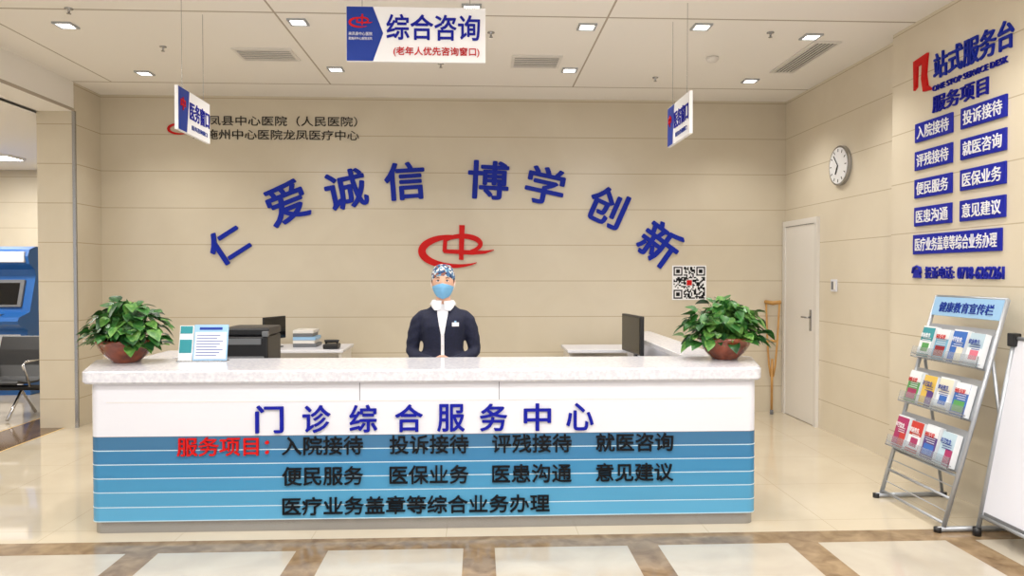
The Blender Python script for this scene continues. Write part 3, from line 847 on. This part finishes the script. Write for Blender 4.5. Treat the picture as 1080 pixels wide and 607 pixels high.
# surgical mask
V=[];F=[];a_,b_=24,14
for j in range(b_+1):
    f=j/b_
    for i in range(a_+1):
        th=math.radians(-72+144*i/a_)
        edge=abs(i/a_-.5)*2
        ph0=math.radians(-66+14*edge); ph1=math.radians(-3-12*edge)
        ph=ph0+(ph1-ph0)*f
        p=hp(th,ph,1.10)
        p.y-=.020*math.exp(-(th/.35)**2)*(.55+.45*math.sin(math.pi*f))
        p.y-=.0018*math.sin(f*math.pi*8)
        V.append(p)
for j in range(b_):
    for i in range(a_): F.append((j*(a_+1)+i,j*(a_+1)+i+1,(j+1)*(a_+1)+i+1,(j+1)*(a_+1)+i))
o=mesh('surgical_mask',V,F,M['mask'],wm,smooth=True)
sm=o.modifiers.new('t','SOLIDIFY'); sm.thickness=.002
for s in (-1,1):
    for z0 in (-.025,-.075):
        sweep('ear_loop',[hp(s*math.radians(71),math.asin(z0/.12),1.09),(HC.x+s*.088,HC.y-.012,HC.z+z0*.4),(HC.x+s*.090,HC.y+.016,HC.z+.015)],.0011,M['text'],wm,segs=6)
# bouffant cap
cap=bpy.data.materials.new('floral_cap'); cap.use_nodes=True
nt=cap.node_tree; b=nt.nodes['Principled BSDF']; b.inputs['Roughness'].default_value=.9
vo=nt.nodes.new('ShaderNodeTexVoronoi'); vo.inputs['Scale'].default_value=60
g=nt.nodes.new('ShaderNodeNewGeometry'); nt.links.new(g.outputs['Position'],vo.inputs['Vector'])
sp_=nt.nodes.new('ShaderNodeSeparateColor'); nt.links.new(vo.outputs['Color'],sp_.inputs[0])
cr=nt.nodes.new('ShaderNodeValToRGB'); cr.color_ramp.interpolation='CONSTANT'
els=cr.color_ramp.elements; els[0].color=lin((60,100,145)); els[1].position=.3; els[1].color=lin((200,205,208))
for pos,c in ((.48,(44,66,104)),(.70,(140,92,78)),(.82,(120,165,190))):
    e=els.new(pos); e.color=lin(c)
nt.links.new(sp_.outputs[0],cr.inputs[0]); nt.links.new(cr.outputs[0],b.inputs['Base Color'])
V=[];F=[];ns,nr=56,16
for j in range(nr+1):
    for i in range(ns):
        th=2*math.pi*i/ns; front=(1+math.cos(th))/2
        ph0=math.radians(-22+38*front); ph=ph0+(math.pi/2-ph0)*j/nr
        f=j/nr
        sc=1.03+.17*math.sin(math.pi*min(1,f*1.6)/2)**.7 - (.06 if j==0 else 0)+ .012*math.sin(th*14)*max(0,1-f*1.8)
        p=hp(th,ph,sc); p.y+=.006
        if f>.5: p.z-=.022*(f-.5)*2
        V.append(p)
for j in range(nr):
    for i in range(ns):
        i2=(i+1)%ns; F.append((j*ns+i,j*ns+i2,(j+1)*ns+i2,(j+1)*ns+i))
fixn(mesh('surgical_cap',V,F,cap,wm,smooth=True))
# pointed collar
for s in (-1,1):
    V=[];F=[];n=14
    for i in range(n+1):
        f=i/n; a=math.radians(6+f*150)*s
        rin=(.062,.064)
        pt=max(0,1-abs(f-.12)/.25)
        rx=.088+.010*math.sin(f*math.pi)+.016*pt
        zi=1.374+.012*f; drop=.040-.012*f+.034*pt
        V.append((WX+rin[0]*math.sin(a),WY+.014-rin[1]*math.cos(a),zi))
        V.append((WX+(rin[0]+.018)*math.sin(a),WY+.012-(rin[1]+.018)*math.cos(a),zi-.004))
        yo=WY+.002-(.092+.024*pt)*math.cos(a)-.006*pt
        V.append((WX+rx*math.sin(a)+s*.010*pt,yo,zi-drop))
    for i in range(n): F+=[(3*i,3*i+1,3*i+4,3*i+3),(3*i+1,3*i+2,3*i+5,3*i+4)]
    o=mesh('collar',V,F,M['shirt'],wm,smooth=True); q=o.modifiers.new('t','SOLIDIFY'); q.thickness=.004
# badge
by=front_y(.09,1.208)
box('name_badge',(WX+.07,by-.005,1.192),(WX+.12,by+.002,1.220),M['text'],wm)
box('badge_clip',(WX+.087,by-.006,1.220),(WX+.102,by+.003,1.232),M['sky'],wm)
# hands clasped
for s in (-1,1):
    w=Vector((WX+s*.07,WY-.162,.938)); hand=[]
    hand.append(sweep('palm',[w,w+Vector((-s*.03,-.012,-.002)),w+Vector((-s*.065,-.014,-.006)),w+Vector((-s*.085,-.014,-.01))],[.024,.034,.038,.03],M['skin'],segs=16,flat=.95,fdir=(0,0,1)))
    for k,(dz,L) in enumerate(((.024,.066),(.008,.074),(-.009,.070),(-.026,.056))):
        st=w+Vector((-s*.08,-.012-.012*(s>0),dz-.006))
        pts=[st,st+Vector((-s*L*.45,-.010,-.004)),st+Vector((-s*L*.8,.002,-.012)),st+Vector((-s*L*.98,.018,-.018))]
        hand.append(sweep('finger',pts,[.0095,.009,.008,.006],M['skin'],segs=10))
    th0=w+Vector((-s*.03,-.02,.024))
    hand.append(sweep('thumb',[th0,th0+Vector((-s*.025,-.014,.016)),th0+Vector((-s*.052,-.016,.018))],[.012,.0105,.008],M['skin'],segs=10))
    join(hand,'hand',wm)

# ------------------------------------------------------------------ world + camera
w=bpy.data.worlds.new('world'); scene.world=w; w.use_nodes=True
bg=w.node_tree.nodes['Background']; bg.inputs[0].default_value=(1,.98,.955,1); bg.inputs[1].default_value=.9
cam=bpy.data.cameras.new('camera'); cam.sensor_width=36; cam.lens=26.0; cam.clip_start=.05
co=bpy.data.objects.new('camera',cam); COL.objects.link(co)
co.location=(0,0,1.58); co.rotation_euler=(math.radians(90-1.14),0,math.radians(-2.57))
scene.camera=co
